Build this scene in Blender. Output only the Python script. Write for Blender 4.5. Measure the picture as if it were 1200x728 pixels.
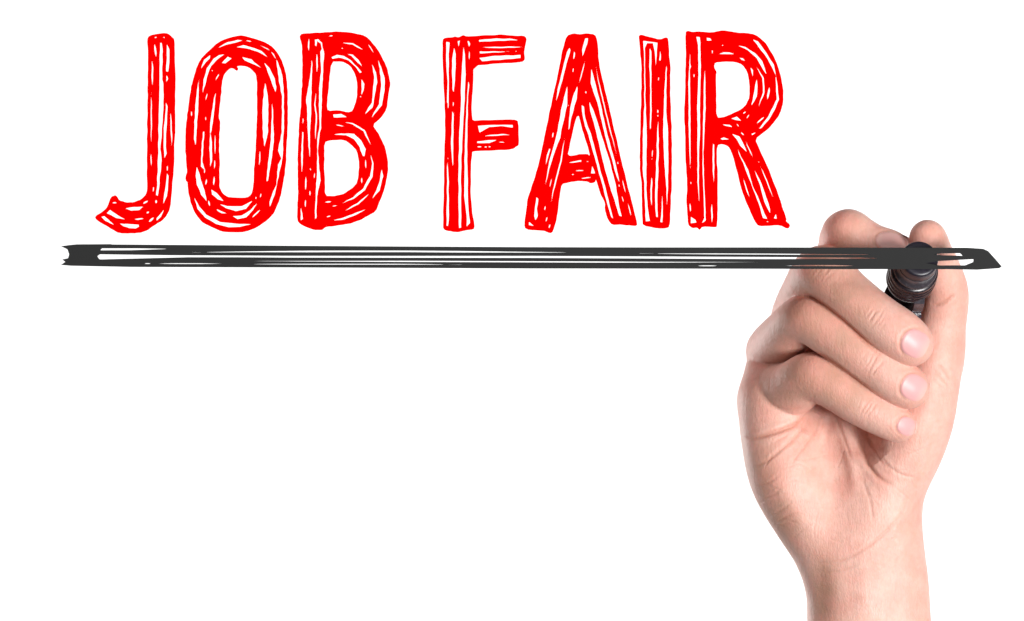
import bpy, math, random
import numpy as np
from mathutils import Vector
from mathutils.bvhtree import BVHTree

random.seed(3)
rng = np.random.default_rng(5)
SC = bpy.context.scene
COL = SC.collection
for o in list(bpy.data.objects):
    bpy.data.objects.remove(o, do_unlink=True)

# ------------------------------------------------------------------ camera
S = 0.0004            # metres for one photograph pixel on the writing plane (y = 0)
D = 3000.0            # camera distance in the same pixels
CU, CV = 600.0, 364.0

def world(u, v, z):
    """A point of the place: (u, v) where it is seen, z how far behind the writing plane."""
    f = (D + z) / D
    return ((u - CU) * f * S, z * S, (CV - v) * f * S)

cam = bpy.data.cameras.new('camera')
cam.lens = 90.0
cam.sensor_width = 36.0
cam.clip_start = 0.01
cam.clip_end = 50.0
cam_o = bpy.data.objects.new('camera', cam)
cam_o.location = (0, -D * S, 0)
cam_o.rotation_euler = (math.radians(90), 0, 0)
COL.objects.link(cam_o)
SC.camera = cam_o

# ------------------------------------------------------------------ world, lamps, exposure
w = bpy.data.worlds.new('World')
SC.world = w
w.use_nodes = True
bg = w.node_tree.nodes['Background']
bg.inputs['Color'].default_value = (1, 1, 1, 1)
bg.inputs['Strength'].default_value = 0.08

def lamp(name, loc, target, sx, sy, power, color=(1, 1, 1)):
    l = bpy.data.lights.new(name, 'AREA')
    l.shape = 'RECTANGLE'; l.size = sx; l.size_y = sy
    l.energy = power; l.color = color
    o = bpy.data.objects.new(name, l)
    o.location = loc
    o.rotation_euler = (Vector(target) - Vector(loc)).to_track_quat('-Z', 'Y').to_euler()
    COL.objects.link(o)
    return o

lamp('key_softbox', (1.4, -1.7, -0.35), (0.05, 0, 0), 0.7, 0.7, 64)
lamp('added_fill_light', (0.0, -1.8, 1.3), (0.05, 0, 0), 1.0, 1.0, 16)  # unseen fill lamp, added to brighten the index finger and thumb tip
lamp('rim_softbox', (-0.95, 0.95, -0.15), (0.16, 0.05, -0.05), 0.5, 0.9, 14)
lamp('backdrop_lamp', (-1.25, 0.75, 0.0), (-0.8, 1.6, 0), 0.4, 1.8, 17)
lamp('backdrop_lamp', (1.25, 0.75, 0.0), (0.8, 1.6, 0), 0.4, 1.8, 17)

SC.view_settings.view_transform = 'Standard'
SC.view_settings.look = 'None'
SC.view_settings.exposure = 0.0
SC.view_settings.gamma = 1.0
SC.view_settings.use_curve_mapping = False
SC.render.engine = 'CYCLES'
SC.cycles.use_denoising = True
SC.cycles.max_bounces = 8

# ------------------------------------------------------------------ materials
def mat(name):
    m = bpy.data.materials.new(name)
    m.use_nodes = True
    return m, m.node_tree, m.node_tree.nodes['Principled BSDF']

def flat_ink(name, rgb, var):
    m, nt, b = mat(name)
    tc = nt.nodes.new('ShaderNodeTexCoord')
    n = nt.nodes.new('ShaderNodeTexNoise'); n.inputs['Scale'].default_value = 90
    r = nt.nodes.new('ShaderNodeMixRGB')
    r.inputs[1].default_value = (*rgb, 1)
    r.inputs[2].default_value = (*[c * var for c in rgb], 1)
    nt.links.new(tc.outputs['Object'], n.inputs['Vector'])
    nt.links.new(n.outputs['Fac'], r.inputs[0])
    nt.links.new(r.outputs[0], b.inputs['Base Color'])
    b.inputs['Roughness'].default_value = 1.0
    b.inputs['Specular IOR Level'].default_value = 0.0
    return m

M_RED = flat_ink('red_ink', (1.0, 0.0, 0.0), 0.985)
M_BLACK = flat_ink('black_ink', (0.033, 0.033, 0.033), 0.93)

def backdrop_mat():
    m, nt, b = mat('white_paper')
    b.inputs['Base Color'].default_value = (0.9, 0.9, 0.9, 1)
    b.inputs['Roughness'].default_value = 0.9
    return m
M_PAPER = backdrop_mat()

def skin_mat():
    m, nt, b = mat('skin')
    N, L = nt.nodes, nt.links
    at = N.new('ShaderNodeAttribute'); at.attribute_name = 'tint'
    sep = N.new('ShaderNodeSeparateColor'); L.new(at.outputs['Color'], sep.inputs[0])
    tc = N.new('ShaderNodeTexCoord')
    def noise(scale, detail, rough=0.55):
        n = N.new('ShaderNodeTexNoise'); n.inputs['Scale'].default_value = scale
        n.inputs['Detail'].default_value = detail; n.inputs['Roughness'].default_value = rough
        L.new(tc.outputs['Object'], n.inputs['Vector']); return n
    def mix(fac, a, c, mode='MIX'):
        x = N.new('ShaderNodeMixRGB'); x.blend_type = mode
        for k, val in ((0, fac), (1, a), (2, c)):
            if isinstance(val, (tuple, float)):
                x.inputs[k].default_value = val if isinstance(val, float) else (*val, 1)
            else:
                L.new(val, x.inputs[k])
        return x.outputs[0]
    def ramp(src, lo, hi, a=0.0, c=1.0):
        r = N.new('ShaderNodeMapRange'); L.new(src, r.inputs[0])
        r.inputs[1].default_value = lo; r.inputs[2].default_value = hi
        r.inputs[3].default_value = a; r.inputs[4].default_value = c
        return r.outputs[0]
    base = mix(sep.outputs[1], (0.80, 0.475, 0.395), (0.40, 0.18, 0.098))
    base = mix(sep.outputs[0], base, (0.76, 0.35, 0.27))
    mott = noise(90, 4)
    base = mix(ramp(mott.outputs['Fac'], 0.42, 0.64, 0.0, 0.6), base, (0.77, 0.36, 0.29))
    fine = noise(420, 3)
    base = mix(ramp(fine.outputs['Fac'], 0.35, 0.65, 0.0, 0.22), base, (0.50, 0.27, 0.18))
    base = mix(sep.outputs[2], base, (0.50, 0.19, 0.12))
    L.new(base, b.inputs['Base Color'])
    b.inputs['Roughness'].default_value = 0.48
    b.inputs['Specular IOR Level'].default_value = 0.36
    b.inputs['Subsurface Weight'].default_value = 0.22
    b.inputs['Sheen Weight'].default_value = 0.12
    b.inputs['Sheen Roughness'].default_value = 0.35
    b.inputs['Subsurface Radius'].default_value = (1.0, 0.36, 0.2)
    b.inputs['Subsurface Scale'].default_value = 0.0026
    # fine skin relief: cells of pores, short wrinkles
    vo = N.new('ShaderNodeTexVoronoi'); vo.inputs['Scale'].default_value = 850
    vo.feature = 'DISTANCE_TO_EDGE'
    mp = N.new('ShaderNodeMapping'); L.new(tc.outputs['Object'], mp.inputs[0])
    mp.inputs['Rotation'].default_value = (0, math.radians(-35), 0)
    mp.inputs['Scale'].default_value = (1.0, 1.0, 0.45)
    L.new(mp.outputs[0], vo.inputs['Vector'])
    wr = N.new('ShaderNodeTexNoise'); wr.inputs['Scale'].default_value = 300
    wr.inputs['Detail'].default_value = 4
    mp2 = N.new('ShaderNodeMapping'); L.new(tc.outputs['Object'], mp2.inputs[0])
    mp2.inputs['Rotation'].default_value = (0, math.radians(-32), 0)
    mp2.inputs['Scale'].default_value = (2.6, 1.0, 0.5)
    L.new(mp2.outputs[0], wr.inputs['Vector'])
    b1 = N.new('ShaderNodeBump'); b1.inputs['Strength'].default_value = 0.3
    b1.inputs['Distance'].default_value = 0.0002
    L.new(ramp(vo.outputs['Distance'], 0.0, 0.25), b1.inputs['Height'])
    b2 = N.new('ShaderNodeBump'); b2.inputs['Strength'].default_value = 0.35
    b2.inputs['Distance'].default_value = 0.0006
    L.new(wr.outputs['Fac'], b2.inputs['Height'])
    L.new(b1.outputs[0], b2.inputs['Normal'])
    L.new(b2.outputs[0], b.inputs['Normal'])
    return m
M_SKIN = skin_mat()

def nail_mat():
    m, nt, b = mat('fingernail')
    N, L = nt.nodes, nt.links
    at = N.new('ShaderNodeAttribute'); at.attribute_name = 'tint'
    sep = N.new('ShaderNodeSeparateColor'); L.new(at.outputs['Color'], sep.inputs[0])
    x = N.new('ShaderNodeMixRGB'); L.new(sep.outputs[0], x.inputs[0])
    x.inputs[1].default_value = (0.80, 0.39, 0.385, 1); x.inputs[2].default_value = (0.82, 0.50, 0.43, 1)
    L.new(x.outputs[0], b.inputs['Base Color'])
    b.inputs['Roughness'].default_value = 0.36
    b.inputs['Specular IOR Level'].default_value = 0.3
    b.inputs['Subsurface Weight'].default_value = 0.2
    b.inputs['Subsurface Radius'].default_value = (1.0, 0.4, 0.3)
    b.inputs['Subsurface Scale'].default_value = 0.002
    return m
M_NAIL = nail_mat()

def plastic(name, rgb, rough, spec=0.5, metal=0.0):
    m, nt, b = mat(name)
    N, L = nt.nodes, nt.links
    tc = N.new('ShaderNodeTexCoord')
    n = N.new('ShaderNodeTexNoise'); n.inputs['Scale'].default_value = 700; n.inputs['Detail'].default_value = 4
    L.new(tc.outputs['Object'], n.inputs['Vector'])
    r = N.new('ShaderNodeMapRange'); L.new(n.outputs['Fac'], r.inputs[0])
    r.inputs[1].default_value = 0.5; r.inputs[2].default_value = 0.75
    r.inputs[3].default_value = 0.0; r.inputs[4].default_value = 0.5
    x = N.new('ShaderNodeMixRGB'); L.new(r.outputs[0], x.inputs[0])
    x.inputs[1].default_value = (*rgb, 1); x.inputs[2].default_value = (*[min(1, c * 2.4 + 0.01) for c in rgb], 1)
    L.new(x.outputs[0], b.inputs['Base Color'])
    b.inputs['Roughness'].default_value = rough
    b.inputs['Specular IOR Level'].default_value = spec
    b.inputs['Metallic'].default_value = metal
    bp = N.new('ShaderNodeBump'); bp.inputs['Strength'].default_value = 0.15
    bp.inputs['Distance'].default_value = 0.0002
    L.new(n.outputs['Fac'], bp.inputs['Height']); L.new(bp.outputs[0], b.inputs['Normal'])
    return m
M_BARREL = plastic('black_plastic', (0.016, 0.010, 0.014), 0.27, 0.45)
M_NOSE = plastic('worn_dark_plastic', (0.014, 0.011, 0.019), 0.36)
M_COLLAR = plastic('grey_plastic', (0.045, 0.038, 0.045), 0.2)
M_FELT = plastic('black_felt', (0.02, 0.02, 0.02), 0.95, 0.1)
M_MATTE = plastic('matte_black_sleeve', (0.012, 0.009, 0.010), 1.0, 0.0)
M_CLIP = plastic('glossy_black_clip', (0.05, 0.045, 0.055), 0.1, 1.0)

# ------------------------------------------------------------------ object helpers
def tag(o, label=None, cat=None, group=None, kind=None):
    if label: o['label'] = label
    if cat: o['category'] = cat
    if group: o['group'] = group
    if kind: o['kind'] = kind
    return o

def mesh_obj(name, verts, faces, m, parent=None, smooth=True):
    me = bpy.data.meshes.new(name)
    me.from_pydata([tuple(map(float, p)) for p in verts], [], faces)
    me.update()
    if smooth:
        me.shade_smooth()
    o = bpy.data.objects.new(name, me)
    me.materials.append(m)
    COL.objects.link(o)
    if parent is not None:
        o.parent = parent
        o.matrix_parent_inverse = parent.matrix_world.inverted()
    return o

# ------------------------------------------------------------------ setting: the lit white backdrop (curved sheet)
def build_backdrop():
    prof = [(1.6, 2.2), (1.6, -1.0)]
    for k in range(1, 9):
        a = k / 8 * math.pi / 2
        prof.append((1.6 - 0.5 * (1 - math.cos(a)), -1.0 - 0.5 * math.sin(a)))
    prof.append((0.5, -1.5))
    vs, fs = [], []
    for (y, z) in prof:
        vs += [(-2.6, y, z), (2.6, y, z)]
    n = len(prof)
    for i in range(n - 1):
        fs.append((2 * i, 2 * i + 1, 2 * i + 3, 2 * i + 2))
    o = mesh_obj('backdrop', vs, fs, M_PAPER)
    tag(o, 'plain pure white studio backdrop behind the hand and writing', None, None, 'structure')
build_backdrop()

# ------------------------------------------------------------------ hand-drawn ink: closed shapes with gaps, cut out on a fine grid
def chaikin(P, it=1):
    P = np.asarray(P, float)
    for _ in range(it):
        Q = np.roll(P, -1, 0)
        P = np.stack([P * .8 + Q * .2, P * .2 + Q * .8], 1).reshape(-1, 2)
    return P

def poly_sd(X, Y, P):
    P = np.asarray(P, float); Q = np.roll(P, -1, 0)
    d = np.full(X.shape, 1e9); s = np.ones(X.shape)
    for (ax, ay), (bx, by) in zip(P, Q):
        ex, ey = bx - ax, by - ay
        wx, wy = X - ax, Y - ay
        t = np.clip((wx * ex + wy * ey) / max(ex * ex + ey * ey, 1e-9), 0, 1)
        d = np.minimum(d, (wx - ex * t) ** 2 + (wy - ey * t) ** 2)
        c1 = Y >= ay; c2 = Y < by; c3 = ex * wy > ey * wx
        s = np.where((c1 & c2 & c3) | (~c1 & ~c2 & ~c3), -s, s)
    return s * np.sqrt(d)

def line_sd(X, Y, P, wid, taper=True):
    """Distance to a tapering stroke of greatest width wid."""
    P = np.asarray(P, float)
    seg = np.hypot(*(P[1:] - P[:-1]).T); cum = np.concatenate([[0], np.cumsum(seg)]); tot = cum[-1]
    d = np.full(X.shape, 1e9)
    for i in range(len(P) - 1):
        ax, ay = P[i]; ex, ey = P[i + 1] - P[i]
        wx, wy = X - ax, Y - ay
        t = np.clip((wx * ex + wy * ey) / max(ex * ex + ey * ey, 1e-9), 0, 1)
        q = (cum[i] + t * seg[i]) / tot
        r = wid * .5 * (np.clip(np.minimum(q, 1 - q) * 3.2, 0, 1) if taper else 1.0)
        d = np.minimum(d, np.hypot(wx - ex * t, wy - ey * t) - r)
    return d

def wobble(X, Y, amp, seed, per=9.0):
    r = np.random.default_rng(seed)
    out = np.zeros(X.shape)
    for k in range(8):
        a = r.uniform(0, 2 * np.pi); f = 2 * np.pi / (per * r.uniform(.5, 1.8))
        out += np.sin((X * np.cos(a) + Y * np.sin(a)) * f + r.uniform(0, 6.3))
    return out * amp / 3

def ink_object(name, outer, counters, gaps, lines, m, hx, hy, amp, seed, parent=None, thick=0.6, smooth_outer=1):
    P = chaikin(outer, smooth_outer)
    x0, y0 = P.min(0) - 2; x1, y1 = P.max(0) + 2
    xs = np.arange(x0, x1, hx); ys = np.arange(y0, y1, hy)
    X, Y = np.meshgrid(xs, ys)
    X0, Y0 = X, Y
    X = X0 + wobble(X0, Y0, amp, seed, 14.0); Y = Y0 + wobble(X0, Y0, amp, seed + 50, 14.0)
    F = poly_sd(X, Y, P)
    def cut(bb, fn):
        i0 = max(int((bb[0] - 3 - x0) / hx), 0); i1 = int((bb[2] + 3 - x0) / hx) + 1
        j0 = max(int((bb[1] - 3 - y0) / hy), 0); j1 = int((bb[3] + 3 - y0) / hy) + 1
        sl = (slice(j0, j1), slice(i0, i1))
        F[sl] = np.maximum(F[sl], -fn(X[sl], Y[sl]))
    for c in counters:
        Q = chaikin(c, 1); cut((*Q.min(0), *Q.max(0)), lambda a, b, Q=Q: poly_sd(a, b, Q))
    for c in gaps:
        Q = np.asarray(c, float); cut((*Q.min(0), *Q.max(0)), lambda a, b, Q=Q: poly_sd(a, b, Q) + .17)
    for (wd, pts) in lines:
        Q = np.asarray(pts, float); cut((*Q.min(0), *Q.max(0)), lambda a, b, Q=Q, wd=wd: line_sd(a, b, Q, wd))
    # marching squares, front face at z = -thick, back at 0
    idx, V, faces = {}, [], []
    def vid(key, x, y, back):
        k = (key, back)
        if k not in idx:
            idx[k] = len(V); V.append(world(x, y, 0.0 if back else -thick))
        return idx[k]
    ny, nx = F.shape
    ins = F < 0
    for j in range(ny - 1):
        a = ins[j]; b = ins[j + 1]
        act = np.nonzero(a[:-1] | a[1:] | b[:-1] | b[1:])[0]
        for i in act:
            cs = ((i, j), (i + 1, j), (i + 1, j + 1), (i, j + 1))
            poly = []; cross = []
            for k in range(4):
                c, n = cs[k], cs[(k + 1) & 3]
                fc, fn = F[c[1], c[0]], F[n[1], n[0]]
                if fc < 0:
                    poly.append((c, xs[c[0]], ys[c[1]]))
                if (fc < 0) != (fn < 0):
                    t = min(max(fc / (fc - fn), .02), .98)
                    key = (min(c, n), max(c, n))
                    pt = (key, xs[c[0]] * (1 - t) + xs[n[0]] * t, ys[c[1]] * (1 - t) + ys[n[1]] * t)
                    poly.append(pt); cross.append((len(poly) - 1, fc < 0))
            if len(poly) < 3:
                continue
            f = [vid(*p, False) for p in poly]
            g = [vid(*p, True) for p in poly]
            faces.append(f[::1]); faces.append(g[::-1])
            L = len(poly)
            for (pi, leaving) in cross:
                if leaving:
                    qi = (pi + 1) % L
                    faces.append((f[qi], f[pi], g[pi], g[qi]))
    return mesh_obj(name, V, faces, m, parent, smooth=False)

def letter(spec, label, seed):
    ox, oy = spec['o']
    cv = lambda pts: [(ox + x / 6.0, oy + y / 6.0) for x, y in zip(pts[0::2], pts[1::2])]
    o = ink_object('letter', cv(spec['outer']), [cv(c) for c in spec.get('holes', [])],
                   [cv(c) for c in spec['gaps']],
                   [(l[0] * .72 / 6.0, cv(l[1:])) for l in spec['lines']], M_RED, 0.42, 0.42, 0.2, seed)
    tag(o, label, 'letter', 'red hand-drawn letters of the heading')
    return o

def shift(b, dx):
    return [v + dx if i % 2 == 0 else v for i, v in enumerate(b)]
def shiftl(b, dx):
    return [b[0]] + shift(b[1:], dx)

J = dict(o=(100, 30), outer=[435,95,445,75,480,62,545,52,580,56,610,78,628,100,630,250,636,350,632,500,634,750,630,770,625,870,628,950,612,1130,598,1290,560,1360,480,1410,430,1445,370,1462,235,1462,180,1430,130,1400,75,1365,66,1350,80,1333,125,1305,155,1275,178,1205,210,1190,225,1205,240,1228,290,1245,340,1243,395,1220,425,1190,435,1150,432,1050,432,950,434,750,438,400,440,200],
 gaps=[[527,120,538,125,545,180,541,300,541,380,550,410,550,560,540,720,535,800,528,870,538,950,525,1060,515,1180,508,1200,497,1190,505,1100,512,900,514,700,520,500,521,350,523,200],
  [572,128,592,170,592,260,582,325,567,325,572,240],[566,535,577,570,577,640,568,760,566,850,572,900,555,935,550,850,552,720,562,640],
  [575,1035,585,1060,580,1150,575,1200,545,1260,555,1180,568,1100],[280,1285,340,1275,408,1273,380,1297,320,1303],
  [173,1297,240,1340,285,1365,215,1352,150,1320],[112,1345,135,1340,210,1408,140,1375],[240,1392,375,1400,378,1415,355,1428,310,1425,265,1410],
  [560,1285,500,1355,500,1375,530,1345]],
 lines=[[15,487,130,492,170,497,220],[13,470,245,472,330,470,425],[8,464,460,464,700,462,845],[8,462,900,463,990],[13,570,350,577,375,570,395],
  [11,600,600,602,700,607,760,606,850],[9,576,985,576,1025],[15,497,1225,497,1250],[14,440,1232,405,1252],[11,190,1247,222,1247],[12,345,1362,410,1357],[12,430,1322,448,1312],[17,447,1382,480,1350],[8,480,1130,478,1170],[9,487,86,502,81],[7,548,82,560,84]])

bx = 1080
O = dict(o=(100, 30), outer=[1090,70,1020,82,960,105,905,140,860,185,805,240,770,330,748,410,730,520,712,650,704,750,702,870,708,960,715,1020,703,1070,705,1092,718,1102,722,1160,735,1230,765,1310,800,1360,830,1390,900,1425,960,1450,1020,1457,1125,1452,1200,1425,1280,1370,1335,1310,1370,1210,1385,1150,1410,1000,1415,850,1423,750,1425,600,1422,420,1405,310,1375,230,1320,150,1280,125,1220,100,1120,73],
 holes=[[1090,283,1065,288,1078,305,1068,322,1035,300,1012,304,975,345,962,400,955,480,948,560,937,650,952,680,945,740,942,800,942,900,947,960,943,1050,945,1130,960,1175,1000,1205,1050,1210,1140,1208,1165,1190,1177,1150,1183,1080,1185,1020,1195,900,1202,750,1208,550,1205,500,1208,420,1200,345,1165,305,1130,287]],
 gaps=[[1110,105,1070,100,1000,118,920,162,1000,135],[1058,152,1115,138,1190,158,1240,180,1287,227,1210,184,1150,164],
  shift([120,125,200,160,245,200,280,270,305,350,315,450,318,720,310,800,310,900,300,970,270,1100,255,1180,217,1282,215,1240,235,1180,262,1120,275,980,298,935,275,880,290,800,300,750,303,600,302,500,280,380,262,240,220,180],bx),
  shift([178,255,215,300,250,370,264,430,257,475,235,410,200,320],bx),shift([185,400,200,480,207,560,205,750,180,855,168,780,165,600,175,450],bx),
  shift([232,530,240,600,240,680,247,770,243,850,205,1090,193,1097,205,960,225,800,230,640],bx),shift([20,222,90,238,110,260,165,303,100,272,40,245],bx),
  [960,265,1000,218,1030,232,985,268],[980,200,935,235,885,285,862,340,845,410,822,485,832,380,855,300,900,235,940,208],[878,208,835,240,808,315,845,262,875,232],
  [807,350,797,420,794,600,786,690,775,850,763,800,766,700,776,540,784,450],[828,745,838,745,822,960,845,1020,812,990,815,880],
  [785,990,800,1030,815,1090,840,1160,855,1240,815,1190,785,1120,775,1060],[760,1195,800,1270,850,1330,950,1380,1080,1395,1175,1398,1090,1415,1010,1420,920,1395,840,1350,790,1290],
  [920,450,907,600,888,740,880,760,890,820,892,950,880,1000,873,860,878,680,903,520],[885,1152,925,1180,975,1235,930,1222,890,1190],
  [938,1252,1000,1270,1100,1270,1178,1230,1130,1290,1060,1305,990,1285],[920,1288,1000,1325,960,1322,930,1305],[1035,1340,1100,1335,1160,1300,1215,1240,1180,1300,1130,1350,1070,1362]],
 lines=[[8,1130,106,1168,113],[9,940,340,915,385],[7,858,475,845,525],[9,748,600,745,640],[7,845,640,845,670],[8,912,765,912,910],[8,912,940,908,1010],[12,908,1060,900,1125],[11,850,1080,848,1120],[12,868,1230,875,1270],
  shiftl([8,150,870,142,990],bx),shiftl([11,90,1350,150,1295],bx),shiftl([8,120,1205,115,1220],bx),shiftl([8,155,1180,150,1210],bx),[7,838,1010,836,1040],[7,890,312,894,320]])

B = dict(o=(280, 30), outer=[427,75,440,57,520,52,640,45,695,41,770,48,870,65,905,85,975,165,1005,220,1030,270,1052,330,1066,410,1050,500,1040,590,1000,650,940,700,975,750,1000,795,1030,860,1049,950,1049,1030,1030,1130,1000,1220,960,1310,890,1350,800,1390,740,1400,650,1413,605,1420,582,1440,530,1440,480,1420,430,1400,408,1370,412,1250,415,1150,412,1050,412,900,420,750,425,650,438,550,437,450,445,420,445,150,430,98],
 holes=[[650,255,720,253,780,280,820,350,832,420,830,500,800,600,765,612,700,593,625,600,620,560,635,400],[603,818,640,808,740,805,790,840,830,880,845,980,835,1100,790,1150,720,1190,660,1200,608,1198,605,1100,600,950]],
 gaps=[[533,98,560,95,585,120,590,160,600,200,590,350,583,500,578,720,570,750,555,880,573,1090,550,1200,545,1355,533,1360,540,1180,548,1050,550,880,550,800,568,700,562,560,565,420,578,300,570,185,582,165,575,125,550,108,545,150,535,140],
  [512,230,516,260,512,400,508,520,508,620,500,750,500,900,498,960,490,850,482,720,480,600,472,520,490,420,503,330],[445,750,453,750,450,960,440,1065,438,900],[435,1260,450,1360,433,1372],
  [650,222,690,205,740,215,790,245,840,300,865,330,850,335,815,285,770,245,700,225,655,235],[755,197,800,205,840,240,872,295,835,260,790,215],
  [972,230,1000,290,1025,370,1025,450,1005,560,930,655,950,610,985,550,1000,430,990,300],[935,265,965,330,972,400,955,490,940,580,880,628,935,540,942,450,950,370],[860,375,882,410,875,460,862,493],
  [660,625,720,622,760,645,665,648],[650,770,720,757,810,760,860,810,892,870,885,920,872,917,850,860,810,800,750,770],[1003,1005,1015,1060,1000,1110,990,1160,930,1225,965,1160,990,1090]],
 lines=[[11,493,90,487,180],[11,547,190,550,250,547,335],[11,542,450,535,560,545,650,540,720,535,830],[7,450,650,450,690],[11,470,1060,470,1160],[9,468,1220,468,1280],[9,500,1160,498,1200],
  [12,725,122,800,130,880,172],[7,905,130,950,195],[9,633,74,662,70],[15,740,680,800,690,880,740,930,845],[8,678,697,740,712],[22,925,900,942,970,930,1060,880,1150,810,1210,720,1253],[13,920,1180,840,1250,740,1305],
  [17,895,1290,800,1335,720,1362,655,1370],[10,865,1070,862,1110],[9,890,940,892,1010],[11,605,1242,650,1238],[7,655,1270,690,1265],[8,615,1348,645,1337],[8,855,495,857,505],[7,500,1005,505,1020],[7,532,1035,530,1075],[7,720,160,732,163]])

F_ = dict(o=(480, 30), outer=[232,100,250,85,300,84,318,76,345,84,375,66,400,76,480,72,560,66,600,68,655,62,720,72,800,70,824,90,815,150,805,190,812,240,790,258,700,265,600,268,450,285,448,400,438,520,438,660,460,668,600,663,735,658,766,675,770,840,750,850,730,868,690,875,600,880,470,882,435,890,430,1190,438,1290,457,1410,452,1432,400,1440,325,1456,250,1442,233,1420,240,1200,243,900,250,750,247,600,238,400,230,200],
 gaps=[[258,115,283,120,276,200,276,420,275,560,262,540,267,400,255,250],[312,150,325,200,322,350,310,470,300,450,298,250],[337,112,355,105,345,155],
  [378,145,388,200,395,350,385,550,375,740,366,900,362,1100,364,1420,348,1425,343,1250,343,1000,349,750,360,560,361,400,369,280],[408,108,420,110,428,130,418,155],
  [414,380,420,420,411,500,410,600,406,740,406,950,411,1250,425,1390,400,1415,400,1330,384,1200,387,900,394,700,404,500],[300,600,310,620,306,1010,298,950,290,830],
  [268,950,275,1100,275,1250,278,1330,270,1410,258,1408,262,1200,262,1000],[487,100,600,92,700,92,785,102,640,108,490,115],[492,182,560,182,735,182,620,190,495,197],
  [490,228,600,213,778,207,780,230,650,240,510,252],[480,705,600,698,725,698,725,718,640,708,560,715,490,752],[475,815,550,808,620,800,560,828,475,828]],
 lines=[[11,497,153,650,154,812,150],[8,420,180,420,240],[7,272,540,272,585],[7,308,535,305,570],[11,520,778,600,770,705,768],[9,475,852,505,852],[9,525,855,545,855],[8,555,855,572,852],[6,625,820,670,822],[6,268,933,272,935],[5,745,182,752,182]])

A_ = dict(o=(600, 30), outer=[385,70,430,54,470,62,510,55,587,62,602,110,610,250,650,440,690,590,715,720,735,790,770,950,800,1070,850,1270,885,1400,865,1412,770,1400,705,1403,675,1370,650,1290,655,1250,620,1180,590,1080,585,1102,550,1112,530,1100,480,1093,400,1103,350,1115,335,1200,318,1350,290,1450,270,1462,215,1442,120,1440,86,1420,92,1350,110,1210,150,1100,190,960,220,820,240,720,265,600,310,400,340,250,355,170],
 holes=[[462,615,490,720,505,765,530,850,548,918,530,900,460,907,390,918,405,850,425,750]],
 gaps=[[562,985,582,1030,583,1040,555,1040],[405,155,412,175,395,230,350,400,310,540,300,610,320,450,365,270,385,190],[515,90,535,90,530,130,495,220,492,170],
  [460,425,462,440,455,520,420,640,405,720,395,740,410,580,435,480],[390,420,388,560,370,640,350,730,340,790,300,890,265,1000,240,1110,232,1135,260,960,300,820,320,740,340,620,365,500],
  [556,298,585,400,615,520,642,640,670,760,702,880,737,1000,758,1112,735,1060,698,930,663,810,643,730,623,640,598,540,553,405],[488,560,505,570,510,620,534,710,554,760,582,860,618,1000,668,1180,712,1360,696,1345,664,1230,622,1075,585,940,558,850,536,770,514,710,490,600],
  [545,530,575,600,620,740,680,930,730,1120,755,1280,773,1345,755,1340,700,1170,650,1000,595,760,550,600],[262,865,270,870,245,960,235,990,245,910],[172,1205,185,1220,175,1290,182,1340,165,1370,155,1340,165,1250],
  [120,1380,155,1412,118,1405],[385,968,430,955,488,948,488,960]],
 lines=[[12,440,180,432,240],[7,432,295,427,330],[8,515,250,490,340,472,410],[9,585,262,610,400,640,530,666,640,690,730,715,830,742,935],[9,517,462,520,480],[7,815,1250,840,1345],[7,775,1080,800,1180],[6,772,1200,788,1245],[11,372,780,345,950,300,1120,272,1260],
  [9,290,750,285,790],[9,235,1270,228,1300],[8,248,1345,238,1380],[10,268,1395,260,1425],[7,440,1022,510,1018],[8,480,1075,560,1068],[7,420,1050,435,1045],[6,280,1070,265,1140],[6,742,955,748,975],[6,750,1115,755,1135],[6,525,957,538,957],[6,395,560,397,566]])

I_ = dict(o=(600, 30), outer=[890,75,905,62,960,80,1040,97,1085,82,1100,95,1105,200,1115,290,1112,450,1120,650,1125,800,1125,1100,1115,1300,1108,1420,1080,1428,1030,1427,920,1410,915,1350,912,1150,905,1050,897,1000,900,750,910,400,908,250,900,180],
 gaps=[[922,108,1025,120,1010,295,1003,180,990,125,950,125,935,160,938,400,940,560,948,750,945,950,945,1150,955,1290,970,1375,940,1378,935,1250,928,1100,918,1000,920,750,930,560,930,300,928,200],
  [968,155,980,180,980,400,982,600,978,720,970,735,972,450,965,250],[1043,160,1048,210,1045,250,1033,245,1040,200],[1083,270,1088,300,1085,600,1098,750,1100,1000,1095,1180,1088,1290,1085,1150,1070,950,1062,750,1070,500],
  [1028,650,1032,800,1030,1000,1022,1200,1025,1350,1012,1345,1005,1200,1015,950,1020,750],[1055,1170,1060,1250,1060,1385,1045,1382,1052,1280],[983,1050,988,1100,982,1200,985,1290,972,1220,975,1120]],
 lines=[[6,990,870,985,930],[10,1025,590,1025,615],[8,1025,628,1025,642],[6,1032,360,1030,390],[6,985,935,985,940]])

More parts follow.
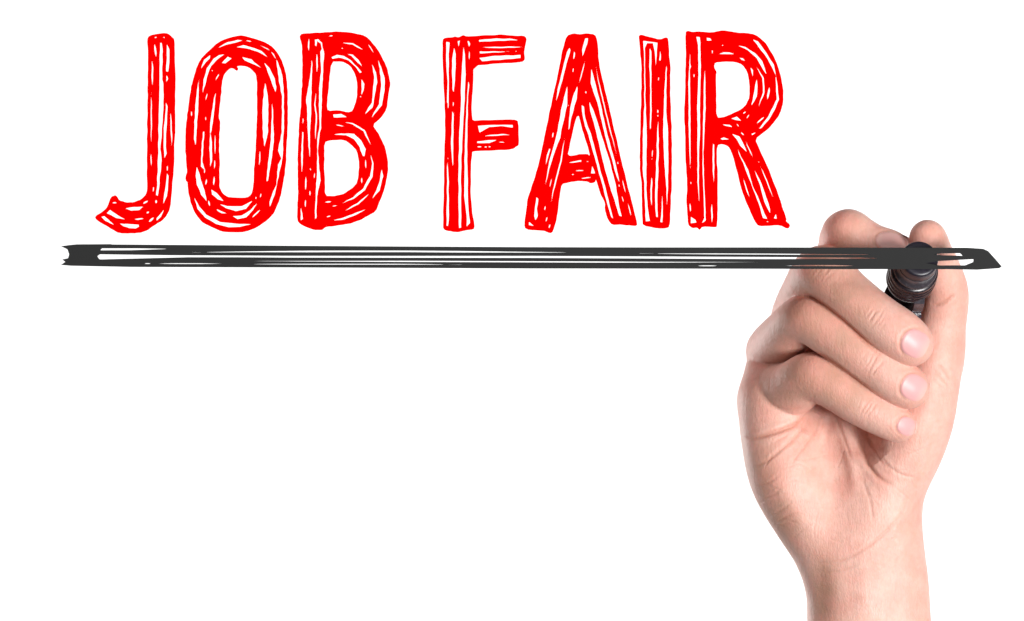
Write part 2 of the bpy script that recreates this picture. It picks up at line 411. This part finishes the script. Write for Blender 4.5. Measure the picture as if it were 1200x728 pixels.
R_ = dict(o=(740, 30), outer=[378,48,395,37,430,45,490,42,560,50,645,32,740,48,840,55,900,80,950,130,1015,240,1045,330,1068,440,1068,540,1045,620,990,700,940,745,868,800,900,870,960,1000,1020,1150,1092,1360,1085,1375,1117,1400,1110,1424,1090,1428,1045,1405,980,1408,905,1412,880,1400,825,1290,770,1150,740,1020,700,880,680,850,640,835,603,842,600,950,608,1050,605,1410,590,1420,500,1415,480,1440,460,1422,430,1427,395,1400,390,1300,385,1230,392,1150,385,1000,378,900,375,750,370,600,378,450,378,300,382,200],
 holes=[[588,262,650,255,730,258,780,275,815,330,828,400,830,500,800,570,720,615,640,645,600,648,597,500,595,350,602,325,580,290]],
 gaps=[[455,78,482,82,487,120,487,300,482,560,482,750,475,900,475,1180,477,1330,470,1200,465,1100,463,850,463,560,470,350,470,140],
  [515,295,522,400,520,600,515,740,506,900,511,1100,520,1250,522,1370,495,1393,512,1350,508,1200,499,1000,501,850,505,600,510,400],[528,85,555,90,565,108,530,108],
  [412,155,415,260,420,290,412,310,413,560,416,740,415,1080,408,900,402,700,400,400,408,280],[573,830,582,840,583,1000,580,1130,572,1020,570,900],[418,1345,450,1365,458,1385,415,1392],
  [612,202,650,187,690,188,728,200],[740,138,800,150,870,195,920,250,955,350,925,310,880,230,820,175],[850,95,890,112,950,195,1000,275,1025,400,1037,520,1005,600,960,670,915,720,895,728,960,640,1022,520,1012,350,960,240,880,130],
  [758,225,785,230,803,250,775,243],[835,290,855,315,855,365,845,330],[880,370,888,430,882,500,840,570,860,480],[698,655,740,640,775,670,740,665],[632,695,690,697,715,715,660,705],
  [705,760,760,780,790,840,815,895,770,850,745,810],[625,795,650,785,690,800,640,803],[740,850,775,930,820,1010,850,1120,900,1230,935,1320,955,1360,925,1355,890,1240,840,1110,790,980,755,900],
  [860,1000,900,1080,940,1180,975,1290,975,1325,935,1240,900,1120],[1015,1325,1022,1358,1000,1355],[845,760,880,748,850,772]],
 lines=[[7,567,170,567,200],[11,565,1250,567,1390],[11,412,1250,415,1310],[13,875,285,925,370,930,470,890,580],[16,970,435,955,520],[10,805,605,785,620],[7,828,628,808,655],[11,935,640,880,690],[8,905,985,950,1090,1000,1220],[9,785,1070,830,1215],
  [7,800,810,855,930],[9,770,750,790,770],[8,440,340,440,365],[7,635,142,645,138],[7,740,690,755,712],[6,895,958,900,962],[7,415,1100,417,1115],[6,950,1378,962,1378]])

letter(J, 'red hand-drawn capital letter J with a hooked foot, first of the heading', 11)
letter(O, 'red hand-drawn letter O, tall oval ring with open middle', 12)
letter(B, 'red hand-drawn letter B with two round bowls', 13)
letter(F_, 'red hand-drawn letter F with two short arms', 14)
letter(A_, 'red hand-drawn letter A with slanting legs and crossbar', 15)
letter(I_, 'red hand-drawn letter I, a single upright bar', 16)
letter(R_, 'red hand-drawn letter R with a kicked leg, nearest the hand', 17)

pairs = lambda a: list(zip(a[0::2], a[1::2]))
ul = ink_object('underline',
    pairs([71.2,288.7,81,287.3,90,286.4,130,286.2,131,286.6,220,287.2,340,288.1,480,289,620,289.7,760,290,900,290,1063,290.4,1133,290.4,1152,291.6,1158,294.3,1165,302,1174,312.4,1171,314.5,1145,316.3,1110,315.6,1000,315.6,900,315.2,760,315,620,314.8,480,314.2,340,313.6,153,313,83,311.6,71.2,310.6,76.5,307,72.8,304.2,79.8,302.7,81,298,78.9,292.2]),
    [],
    [pairs([117.2,293.6,119.5,291,160,291,207,291.7,153,293.5]),
     pairs([114,300.3,117,298,200,299.1,280,299.5,340,299.8,480,299.9,620,299.9,760,300.5,900,301.2,1000,301.8,1043,302.6,1000,303.5,900,303.9,760,303.2,620,302.5,480,302.3,340,302.1,280,301.7,220,301.7,117,304.3,115.5,303]),
     pairs([1092,298.6,1103,296.8,1125,296.7,1128.5,300,1108,299.5]),pairs([1084,308.5,1100,305.8,1141,303.7,1140.5,307.3,1131,311.2,1100,311.3])],
    [(1.7,pairs([219,296,280,295.3,340,294.9,400,294.7,480,294.7,620,295.7,680,296.1])),(0.9,pairs([740,297,800,297.5,900,297.9,960,298.3,1047,298.5])),
     (1.25,pairs([284,306,340,306.2,480,306.4,620,306.9,760,307.4,888,307.3])),(0.75,pairs([180,309,260,309.1])),(0.75,pairs([169,309,177,309])),(0.8,pairs([270,309.5,340,309.7,480,309.8,550,310.4])),
     (0.8,pairs([816,311.6,842,311.6])),(1.2,pairs([921,311.5,960,311.3,1003,311.6]))],
    M_BLACK, 0.9, 0.3, 0.0, 21, thick=0.9, smooth_outer=0)
tag(ul, 'long black marker underline with pointed right end, drawn under the red heading', 'underline')

# ------------------------------------------------------------------ the marker pen
A0 = np.array([1078.0, 303.0, 6.0]); AX = np.array([-0.16, 0.35, 1.0]); AX /= np.linalg.norm(AX)
E1 = np.cross(AX, [0, 1, 0]); E1 /= np.linalg.norm(E1); E2 = np.cross(AX, E1)

def lathe(name, prof, m, parent, n=64):
    vs, fs = [], []
    for (s, r) in prof:
        for k in range(n):
            a = 2 * math.pi * k / n
            p = A0 + AX * s + (E1 * math.cos(a) + E2 * math.sin(a)) * r
            vs.append(world(*p))
    L = len(prof)
    for i in range(L - 1):
        for k in range(n):
            fs.append((i * n + k, i * n + (k + 1) % n, (i + 1) * n + (k + 1) % n, (i + 1) * n + k))
    fs.append(tuple(range(n))[::-1]); fs.append(tuple((L - 1) * n + k for k in range(n)))
    return mesh_obj(name, vs, fs, m, parent)

pen = bpy.data.objects.new('marker_pen', None); COL.objects.link(pen)
pen.location = world(*A0); bpy.context.view_layer.update()
tag(pen, 'black marker pen held in the fingers, its round end facing forward', 'marker pen')
lathe('nib', [(-5.5, 3.0), (-4.5, 4.5), (0, 5.5), (2, 6)], M_FELT, pen)
lathe('nose', [(0, 17), (0.2, 19.5), (1.2, 21.2), (3, 22), (16, 22.3), (18, 22.3)], M_NOSE, pen)
lathe('collar', [(17.5, 20), (17.8, 22.4), (19, 22.8), (32, 23.4), (33, 25.2), (35, 26.0), (38, 26.0), (39, 24.5), (41, 24.5)], M_COLLAR, pen)
lathe('barrel', [(40, 22), (40.5, 27), (42, 28), (47, 28.6), (48, 27), (50, 27), (51, 28.8), (55, 29), (56, 27.4), (58, 27.4), (59, 29.2), (64, 29.4), (65, 28), (67, 28), (68, 29.2),
                 (75, 29), (77, 27.5), (79, 23), (80, 21)], M_BARREL, pen)
lathe('sleeve', [(79.5, 18), (79.6, 21.5), (120, 21.5), (230, 21.5), (262, 21), (266, 19), (268, 16)], M_MATTE, pen)
def build_clip():
    # a flat spring arm with a rounded lip standing off the underside of the barrel
    wv, dn = E1, None
    down = E2 if E2[1] > 0 else -E2
    path = [(70, 27.5), (74, 31), (82, 33), (92, 34), (100, 33.5), (102, 37), (100, 39)]
    side = np.array([0.25, 0, 0])
    vs, fs = [], []
    for (s, r) in path:
        for (a, t) in ((-6, 0), (6, 0), (6, 3.2), (-6, 3.2)):
            vs.append(world(*(A0 + AX * s + down * (r - t) + E1 * (-a - 9) * 1.0)))
    for i in range(len(path) - 1):
        for k in range(4):
            fs.append((i * 4 + k, i * 4 + (k + 1) % 4, i * 4 + 4 + (k + 1) % 4, i * 4 + 4 + k))
    fs += [(0, 1, 2, 3), tuple((len(path) - 1) * 4 + k for k in (3, 2, 1, 0))]
    return mesh_obj('clip', vs, fs, M_CLIP, pen, smooth=False)
build_clip()

# ------------------------------------------------------------------ the hand: one smooth surface from a volume of joined, tapering forms
H = 1.1
U0, V0, Z0 = 852.0, 236.0, 4.0
NU, NV, NZ = int(296 / H), int(640 / H), int(240 / H)
FIELD = np.full((NU, NV, NZ), 60.0, np.float32)

def window(lo, hi):
    i0 = [max(0, int((l - o) / H)) for l, o in zip(lo, (U0, V0, Z0))]
    i1 = [min(n, int((h - o) / H) + 2) for h, o, n in zip(hi, (U0, V0, Z0), (NU, NV, NZ))]
    sl = tuple(slice(a, b) for a, b in zip(i0, i1))
    g = np.meshgrid(*[np.arange(a, b, dtype=np.float32) * H + o for a, b, o in zip(i0, i1, (U0, V0, Z0))], indexing='ij', sparse=True)
    return sl, g

def smin(a, b, k):
    h = np.maximum(k - np.abs(a - b), 0) / k
    return np.minimum(a, b) - h * h * k * .25

def smooth_path(pts, sub):
    """Catmull-Rom through (u, v, z, r, flat) rows."""
    P = np.array(pts, float); P = np.vstack([2 * P[0] - P[1], P, 2 * P[-1] - P[-2]])
    out = []
    for i in range(1, len(P) - 2):
        for k in range(sub):
            t = k / sub
            out.append(.5 * ((2 * P[i]) + (-P[i - 1] + P[i + 1]) * t + (2 * P[i - 1] - 5 * P[i] + 4 * P[i + 1] - P[i + 2]) * t * t + (-P[i - 1] + 3 * P[i] - 3 * P[i + 1] + P[i + 2]) * t ** 3))
    out.append(P[-2])
    return np.array(out)

def chain(pts, sub=4, pad=26, kin=5.0):
    """Field of one tapering limb: rows are (u, v, z, radius, depth scale)."""
    pts = [tuple(p) + (1.0,) if len(p) == 4 else p for p in pts]
    Q = smooth_path(pts, sub)
    rm = Q[:, 3].max() * max(1, Q[:, 4].max()) + pad
    sl, (X, Y, Z) = window(Q[:, :3].min(0) - rm, Q[:, :3].max(0) + rm)
    d = np.full(np.broadcast(X, Y, Z).shape, 60.0, np.float32)
    for a, b in zip(Q[:-1], Q[1:]):
        fz = (a[4] + b[4]) / 2
        ba = b[:3] - a[:3]; ba2 = ba.copy(); ba2[2] /= fz
        L = float(ba2 @ ba2) + 1e-6
        px, py, pz = X - a[0], Y - a[1], (Z - a[2]) / fz
        t = np.clip((px * ba2[0] + py * ba2[1] + pz * ba2[2]) / L, 0, 1)
        dd = np.sqrt((px - t * ba2[0]) ** 2 + (py - t * ba2[1]) ** 2 + (pz - t * ba2[2]) ** 2) - (a[3] + t * (b[3] - a[3]))
        d = smin(d, dd.astype(np.float32), kin)
    return sl, d, (X, Y, Z)

def add(ch, k, root=None, kroot=16.0, rad=60.0):
    sl, d, (X, Y, Z) = ch
    if root is not None:
        q = np.sqrt((X - root[0]) ** 2 + (Y - root[1]) ** 2 + (Z - root[2]) ** 2)
        t = np.clip(1 - q / rad, 0, 1); t = t * t * (3 - 2 * t)
        kk = (k + (kroot - k) * t).astype(np.float32)
    else:
        kk = np.float32(k)
    FIELD[sl] = smin(FIELD[sl], d, kk)

# palm and wrist
add(chain([(1020, 900, 165, 77, .72), (1019, 800, 163, 74, .72), (1018.5, 730, 160, 71, .70), (1016, 672, 158, 69, .68), (1013, 630, 156, 62, .72)], pad=40), 30)
add(chain([(908, 470, 152, 42), (911, 512, 145, 41), (922, 560, 142, 42), (950, 608, 148, 42), (985, 655, 155, 44)], pad=40), 22)      # heel of the palm
add(chain([(1099, 395, 128, 28), (1093, 430, 128, 32), (1081, 480, 128, 38), (1066, 522, 134, 40), (1040, 575, 146, 42), (1020, 630, 154, 52)], pad=40), 22)  # ball of the thumb
add(chain([(960, 420, 190, 34), (975, 500, 186, 38), (1000, 580, 172, 46)], pad=40), 30)
add(chain([(1020, 440, 192, 32), (1026, 505, 188, 36), (1020, 580, 168, 46)], pad=40), 30)
add(chain([(1090, 440, 150, 24), (1020, 420, 180, 26), (955, 375, 196, 28)], pad=40), 26)   # web to the index knuckle
add(chain([(955, 372, 196, 28), (928, 392, 192, 28), (908, 425, 184, 30), (903, 468, 166, 36)], pad=30), 14)   # knuckle row

PINKY = [(903, 464, 160, 36), (928, 456, 122, 31), (951, 442, 92, 28), (975, 452, 82, 25.5), (1000, 469, 80, 24), (1022, 482, 80, 22.5), (1040, 491, 80, 21.5), (1054, 498.5, 81, 19.5, .92)]
RING = [(906, 412, 184, 32), (922, 392, 130, 28.5), (944, 374, 88, 27.5), (972, 390, 75, 26.5), (1000, 411, 70, 26.5), (1028, 431, 68, 25.5), (1048, 444, 68, 26), (1065, 455, 70, 24.5, .9)]
MIDDLE = [(934, 374, 188, 31), (944, 346, 132, 29), (963, 319, 80, 30.5), (988, 341, 68, 28.5), (1011, 361, 62, 28.5), (1034, 379, 58, 28.5), (1052, 391, 56, 28.5), (1068, 403, 56, 26.5, .88)]
INDEX = [(962, 356, 200, 27), (976, 318, 146, 22), (990, 274.5, 92, 26.5), (1008, 280, 86, 24), (1024, 287, 84, 22), (1040, 291, 82, 21), (1050, 295, 80, 19.5)]
THUMB = [(1097, 420, 128, 30), (1104, 378, 124, 27.5), (1108, 343, 112, 26), (1101, 315, 96, 23), (1093, 297, 80, 22), (1087, 279, 64, 21.5)]
add(chain(INDEX, kin=4), 2.0, INDEX[0], 9, 44)
add(chain(MIDDLE, kin=4), 2.0, MIDDLE[0], 9, 44)
add(chain(RING, kin=4), 2.0, RING[0], 9, 44)
add(chain(PINKY, kin=4), 2.0, PINKY[0], 9, 44)
add(chain(THUMB, kin=4), 3, THUMB[0], 20, 70)

def surface_nets(F):
    ins = F < 0
    n = [s - 1 for s in F.shape]
    any_ = np.zeros(n, bool); all_ = np.ones(n, bool)
    corners = [(a, b, c) for a in (0, 1) for b in (0, 1) for c in (0, 1)]
    for (a, b, c) in corners:
        s = ins[a:a + n[0], b:b + n[1], c:c + n[2]]
        any_ |= s; all_ &= s
    act = any_ & ~all_
    I, J_, K = np.nonzero(act)
    ids = np.full(n, -1, np.int32); ids[I, J_, K] = np.arange(len(I))
    vals = {c: F[I + c[0], J_ + c[1], K + c[2]] for c in corners}
    acc = np.zeros((len(I), 3)); cnt = np.zeros(len(I))
    for c in corners:
        for ax in range(3):
            if c[ax] == 0:
                e = list(c); e[ax] = 1; e = tuple(e)
                f0, f1 = vals[c], vals[e]
                m = (f0 < 0) != (f1 < 0)
                t = np.where(m, f0 / np.where(m, f0 - f1, 1), 0)
                p = np.array(c, float)[None, :].repeat(len(I), 0); p[:, ax] = t
                acc += p * m[:, None]; cnt += m
    V = acc / cnt[:, None] + np.stack([I, J_, K], 1)
    quads = []
    for ax in range(3):
        a, b = [x for x in range(3) if x != ax]
        sl0 = [slice(1, -1)] * 3; sl1 = [slice(1, -1)] * 3
        sl0[ax] = slice(0, -1); sl1[ax] = slice(1, None)
        e0, e1 = ins[tuple(sl0)], ins[tuple(sl1)]
        ch = np.nonzero(e0 != e1)
        off = [1, 1, 1]; off[ax] = 0
        G = [c + o for c, o in zip(ch, off)]
        def cell(da, db):
            g = [x.copy() for x in G]; g[a] = g[a] - da; g[b] = g[b] - db
            return ids[g[0], g[1], g[2]]
        q = np.stack([cell(1, 1), cell(0, 1), cell(0, 0), cell(1, 0)], 1)
        flip = e0[ch] if ax != 1 else ~e0[ch]
        q[~flip] = q[~flip][:, ::-1]
        quads.append(q)
    Q = np.concatenate(quads); Q = Q[(Q >= 0).all(1)]
    return V, Q

V, Q = surface_nets(FIELD)

def laplace(V, Q, it, lam):
    e = np.concatenate([Q[:, [0, 1]], Q[:, [1, 2]], Q[:, [2, 3]], Q[:, [3, 0]]])
    e = np.concatenate([e, e[:, ::-1]])
    n = np.bincount(e[:, 0], minlength=len(V)).astype(float)
    for k in range(it):
        m = np.stack([np.bincount(e[:, 0], V[e[:, 1], c], len(V)) for c in range(3)], 1) / n[:, None]
        V = V + (m - V) * (lam if k % 2 == 0 else -lam * .93)
    return V
V = laplace(V, Q, 8, .6)
P = V * H + np.array([U0, V0, Z0])

def normals(P, Q):
    d1 = P[Q[:, 2]] - P[Q[:, 0]]; d2 = P[Q[:, 3]] - P[Q[:, 1]]
    fn = np.cross(d1, d2)
    N = np.stack([sum(np.bincount(Q[:, k], fn[:, c], len(P)) for k in range(4)) for c in range(3)], 1)
    return N / (np.linalg.norm(N, axis=1)[:, None] + 1e-9)
Nn = normals(P, Q)
# outward check against the field's sense
ctr = P.mean(0)
if ((P - ctr) * Nn).sum(1).mean() < 0:
    Q = Q[:, ::-1]; Nn = -Nn
front = np.clip(-Nn[:, 2] * 2.2, 0, 1)

TINT = np.zeros((len(P), 4), np.float32); TINT[:, 3] = 1
disp = np.zeros(len(P))

def polyline_q(P2, pts):
    pts = np.asarray(pts, float)
    seg = np.hypot(*(pts[1:] - pts[:-1]).T); cum = np.concatenate([[0], np.cumsum(seg)])
    best = np.full(len(P2), 1e9); q = np.zeros(len(P2))
    for i in range(len(pts) - 1):
        a = pts[i]; e = pts[i + 1] - a; wv = P2 - a
        t = np.clip((wv @ e) / (e @ e + 1e-9), 0, 1)
        d = np.hypot(*(wv - t[:, None] * e).T)
        m = d < best; best[m] = d[m]; q[m] = ((cum[i] + t * seg[i]) / cum[-1])[m]
    return best, q

def crease(pts, width, depth, red=0.5, zmax=400, zmin=0, sub=5):
    if len(pts) > 2:
        pts = smooth_path([(a, b, 0, 0, 0) for a, b in pts], sub)[:, :2]
    pts = np.asarray(pts, float)
    lo, hi = pts.min(0) - 6 * width - 4, pts.max(0) + 6 * width + 4
    m = (P[:, 0] > lo[0]) & (P[:, 0] < hi[0]) & (P[:, 1] > lo[1]) & (P[:, 1] < hi[1]) & (P[:, 2] < zmax) & (P[:, 2] > zmin) & (front > 0)
    ix = np.nonzero(m)[0]
    if not len(ix): return
    d, q = polyline_q(P[ix, :2], pts)
    tp = np.clip(np.minimum(q, 1 - q) * 4, 0, 1) ** .7
    width = width * 1.2; g = np.exp(-(d / width) ** 2) * tp * front[ix]
    ridge = np.exp(-((d - 2.4 * width) / (1.3 * width)) ** 2) * tp * front[ix]
    disp[ix] += -depth * g + depth * .22 * ridge
    TINT[ix, 2] = np.maximum(TINT[ix, 2], red * g)

# palm lines and folds, plus shade painted into the seams between fingers
for a in [
    ([(872, 512), (888, 512), (910, 506), (933, 497), (953, 480)], 2.2, 2.4, .55),
    ([(898, 475), (912, 479), (928, 480), (946, 476)], 1.8, .9, .25),
    ([(953, 487), (944, 500), (931, 514), (915, 527), (899, 540), (884, 547)], 1.6, 1.1, .30),
    ([(960, 487), (955, 505), (943, 524), (925, 545)], 1.4, .8, .22),
    ([(903, 520), (912, 516), (925, 508)], 1.2, .6, .2),
    ([(998, 492), (1003, 508), (1009, 526), (1018, 546), (1030, 560), (1046, 570)], 2.0, 2.0, .50),
    ([(979, 487), (986, 506), (994, 527), (1001, 545)], 1.6, 1.2, .35),
    ([(1012, 500), (1020, 520), (1030, 538), (1044, 552)], 1.5, 1.0, .25),
    ([(967, 486), (964, 500), (958, 515)], 1.4, .8, .25),
    ([(1030, 530), (1040, 545), (1056, 556), (1075, 560)], 1.3, .7, .2),
    ([(952, 660), (975, 659), (1000, 651), (1028, 632), (1050, 611), (1064, 590)], 1.5, .7, .2),
    ([(960, 672), (985, 669), (1010, 660)], 1.3, .45, .12),
    ([(1010, 560), (1020, 590), (1024, 615)], 1.6, .6, .15),
    ([(900, 606), (915, 598), (930, 587)], 1.3, .5, .15),
    ([(906, 616), (922, 605), (940, 600)], 1.2, .5, .15),
    ([(888, 570), (900, 566), (915, 556)], 1.2, .5, .15),
    ([(893, 585), (906, 580), (918, 570)], 1.2, .45, .15),
    ([(926, 356), (947, 348), (983, 372), (1019, 405), (1038, 420)], 1.5, 1.7, .7),  # middle-ring seam: groove with its shade painted dark red
    ([(935, 416), (956, 414), (977, 426), (1001, 444), (1024, 461)], 1.5, 1.7, .7),  # ring-pinky seam: shade deepened by dark red tint
    ([(1090, 356), (1100, 357), (1112, 351), (1120, 345)], 1.8, 1.2, .5),
    ([(1098, 427), (1106, 434), (1114, 446)], 1.5, .8, .25),
    ([(1092, 432), (1102, 441), (1112, 452)], 1.3, .6, .2),
    ([(1088, 440), (1098, 448), (1108, 455)], 1.2, .5, .15),
]:
    crease(*a, zmin=(98 if a[0][0][0] > 940 and a[0][0][1] > 480 and a[0][0][1] < 520 else 0))
for (a_, w_, d_, r_) in (
    ([(1000, 488), (1005, 505), (1012, 525), (1024, 545)], 6.0, 4.5, .18),
    ([(1012, 500), (1024, 520), (1036, 535)], 9.0, 3.0, .05),
    ([(952, 484), (948, 494), (940, 506)], 7.0, 3.5, .25),
    ([(972, 484), (968, 505), (962, 530)], 5.0, 2.2, .10),
    ([(984, 484), (990, 510), (998, 545), (1004, 580)], 5.5, -2.6, .0),
    ([(961, 480), (958, 505), (950, 535)], 4.5, -1.6, .0),
    ([(905, 552), (918, 580), (935, 606), (950, 628)], 9.0, -1.5, .0),
    ([(958, 650), (962, 690), (962, 728)], 10.0, 2.0, .0),
    ([(1010, 640), (1012, 680), (1014, 728)], 9.0, -1.5, .0),
    ([(1040, 640), (1046, 680), (1050, 728)], 9.0, 1.3, .0)):
    crease(a_, w_, d_, r_, zmin=98)
# cuticle folds behind the nails
for (cu, cv, an, L_, W_) in ((1073, 403, 27, 17.5, 17.5), (1071.5, 454.5, 27, 16.5, 16.5), (1063, 500, 26, 12.5, 11.5), (1047, 285, 14, 22, 12.5)):
    a0 = math.radians(an); pt = []
    for t in (95, 120, 145, 180, 215, 240, 265):
        x, y = math.cos(math.radians(t)) * (L_ + 1.6), math.sin(math.radians(t)) * (W_ + 1.4)
        pt.append((cu + math.cos(a0) * x - math.sin(a0) * y, cv + math.sin(a0) * x + math.cos(a0) * y))
    crease(pt, 1.3, .9, .22)
# wrinkles over the joints of the fingers, across each finger
def across(c, ang, half, width, depth, red, bow=3):
    a = math.radians(ang); dx, dy = math.cos(a), math.sin(a)
    n = (-dy, dx)
    pts = [(c[0] + n[0] * t * half + dx * bow * (1 - t * t), c[1] + n[1] * t * half + dy * bow * (1 - t * t)) for t in (-1, -.5, 0, .5, 1)]
    crease(pts, width, depth, red, zmax=90)
for k, dd in enumerate((-13, -9, -5, -1, 3, 7, 11)):
    f = (0.35, .6, .9, 1.1, .8, .6, .35)[k]
    across((1026 + dd * .84, 371 + dd * .54), 33 + random.uniform(-9, 9), 16 + random.uniform(-8, 3), .9, .5 * f, .16 * f, random.uniform(-3, 3))
    across((1024 + dd * .8, 428 + dd * .58), 35 + random.uniform(-9, 9), 15 + random.uniform(-5, 2), .9, .55 * f, .18 * f, random.uniform(-3, 3))
    across((1018 + dd * .7, 479 + dd * .45), 30 + random.uniform(-9, 9), 13 + random.uniform(-5, 2), .9, .45 * f, .15 * f, random.uniform(-3, 3))
    across((968 + dd * .7, 321 + dd * .7), 42 + random.uniform(-12, 12), 14 + random.uniform(-5, 2), .9, .4 * f, .10 * f, random.uniform(-3, 3))
for k in range(46):   # faint short lines over the palm
    u, v = random.uniform(890, 1095), random.uniform(505, 640)
    a = random.uniform(-60, 60) + (40 if u > 1000 else -35); l = random.uniform(6, 18)
    c_, s_ = math.cos(math.radians(a)), math.sin(math.radians(a))
    crease([(u - c_ * l, v - s_ * l), (u + random.uniform(-1.5, 1.5), v + random.uniform(-1.5, 1.5)), (u + c_ * l, v + s_ * l)], .9, random.uniform(.12, .35), random.uniform(.03, .1))

# natural colour of the skin: pinker at tips and knuckles, browner on the backs of the fingers; shade painted along palm edge and wrist
def blob(c, r, ch, amt, zmax=400, zr=40):
    d = ((P[:, 0] - c[0]) / r[0]) ** 2 + ((P[:, 1] - c[1]) / r[1]) ** 2 + (np.maximum(0, np.abs(P[:, 2] - c[2]) - 20) / zr) ** 2
    TINT[:, ch] = 1 - (1 - TINT[:, ch]) * (1 - amt * np.exp(-d))
for c, r, a in (((1072, 404, 30), 26, .55), ((1070, 456, 45), 24, .6), ((1060, 500, 60), 20, .5), ((948, 372, 62), 20, .45), ((956, 436, 66), 22, .6), ((1022, 362, 35), 16, .3),
                ((1052, 284, 60), 20, .45), ((1087, 275, 45), 22, .75), ((1108, 342, 88), 26, .55), ((988, 262, 66), 20, .3), ((1100, 390, 100), 26, .3), ((875, 450, 140), 18, .5),
                ((882, 408, 160), 16, .4), ((920, 525, 105), 30, .30), ((1080, 500, 95), 34, .18), ((1000, 605, 110), 40, .15)):
    blob(c, (r, r), 0, a)
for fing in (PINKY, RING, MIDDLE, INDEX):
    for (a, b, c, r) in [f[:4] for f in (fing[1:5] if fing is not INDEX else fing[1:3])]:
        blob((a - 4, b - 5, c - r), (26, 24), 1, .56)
blob((905, 445, 130), (30, 30), 1, .35); blob((896, 560, 115), (20, 42), 1, .55, zr=60); blob((918, 615, 115), (22, 32), 1, .6, zr=60); blob((966, 700, 120), (17, 60), 1, .7, zr=60)  # palm-edge and wrist browns paint in the shaded left side

P = P + Nn * disp[:, None]
Wd = (D + P[:, 2]) / D
WP = np.stack([(P[:, 0] - CU) * Wd * S, P[:, 2] * S, (CV - P[:, 1]) * Wd * S], 1)

hand = bpy.data.objects.new('hand', None)
me = bpy.data.meshes.new('hand')
me.vertices.add(len(WP)); me.vertices.foreach_set('co', WP.astype(np.float32).ravel())
me.loops.add(Q.size); me.loops.foreach_set('vertex_index', Q.astype(np.int32).ravel())
me.polygons.add(len(Q)); me.polygons.foreach_set('loop_start', np.arange(0, Q.size, 4, dtype=np.int32))
me.polygons.foreach_set('loop_total', np.full(len(Q), 4, np.int32))
me.update(calc_edges=True); me.validate(); me.shade_smooth()
at = me.color_attributes.new('tint', 'FLOAT_COLOR', 'POINT')
if len(at.data) == len(TINT):
    at.data.foreach_set('color', TINT.ravel())
me.materials.append(M_SKIN)
bpy.data.objects.remove(hand)
hand = bpy.data.objects.new('hand', me); COL.objects.link(hand)
tag(hand, 'bare right hand with curled fingers and thumb gripping a black marker', 'hand')
bpy.context.view_layer.update()
BV = BVHTree.FromPolygons([tuple(p) for p in P], [tuple(q) for q in Q])

# ------------------------------------------------------------------ fingernails: curved plates lying on the fingertips
def nail(cu, cv, ang, L, Wn, pale=0.0):
    """Centre, direction to the tip, half length, half width."""
    a = math.radians(ang); ax = np.array([math.cos(a), math.sin(a)]); nx = np.array([-ax[1], ax[0]])
    NR, NA = 12, 40
    def hit(u, v):
        h = BV.ray_cast(Vector((u, v, -50)), Vector((0, 0, 1)))
        return h[0]
    top, tint = [], []
    c0 = hit(cu, cv)
    for i in range(NR + 1):
        r = i / NR
        for k in range(NA):
            t = 2 * math.pi * k / NA
            x, y = math.cos(t), math.sin(t)
            e = 3.0 if x > 0 else 2.5
            s = (abs(x) ** e + abs(y) ** e) ** (-1 / e)
            lx, ly = x * s * r * L, y * s * r * Wn
            u, v = cu + ax[0] * lx + nx[0] * ly, cv + ax[1] * lx + nx[1] * ly
            h = hit(u, v)
            z = h[2] if h is not None else c0[2] + 8
            rise = 0.45 - .3 * lx / L - 1.2 * max(0, r - .86) / .14
            top.append((u, v, z - rise))
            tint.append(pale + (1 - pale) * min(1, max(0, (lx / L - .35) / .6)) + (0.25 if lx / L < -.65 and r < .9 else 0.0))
        if i == 0:
            top = top[:1]; tint = tint[:1]
    idx = lambda i, k: 0 if i == 0 else 1 + (i - 1) * NA + k % NA
    fs = []
    for i in range(NR):
        for k in range(NA):
            if i == 0: fs.append((0, idx(1, k + 1), idx(1, k)))
            else: fs.append((idx(i, k), idx(i, k + 1), idx(i + 1, k + 1), idx(i + 1, k)))
    n = len(top)
    vs = [world(*p) for p in top] + [world(p[0], p[1], p[2] + 1.6) for p in top]
    fs += [tuple(n + q for q in f[::-1]) for f in fs]
    for k in range(NA):
        fs.append((idx(NR, k + 1), idx(NR, k), n + idx(NR, k), n + idx(NR, k + 1)))
    o = mesh_obj('fingernail', vs, fs, M_NAIL, hand)
    ca = o.data.color_attributes.new('tint', 'FLOAT_COLOR', 'POINT')
    for i, t in enumerate(tint + tint):
        ca.data[i].color = (t, t, t, 1)
    o.data.update()
nail(1073, 403, 27, 17.5, 17.5)
nail(1071.5, 454.5, 27, 16.5, 16.5)
nail(1063, 500, 26, 12.5, 11.5)
nail(1047, 285, 14, 22, 12.5, 0.5)  # index nail tinted paler to lift it out of the shade
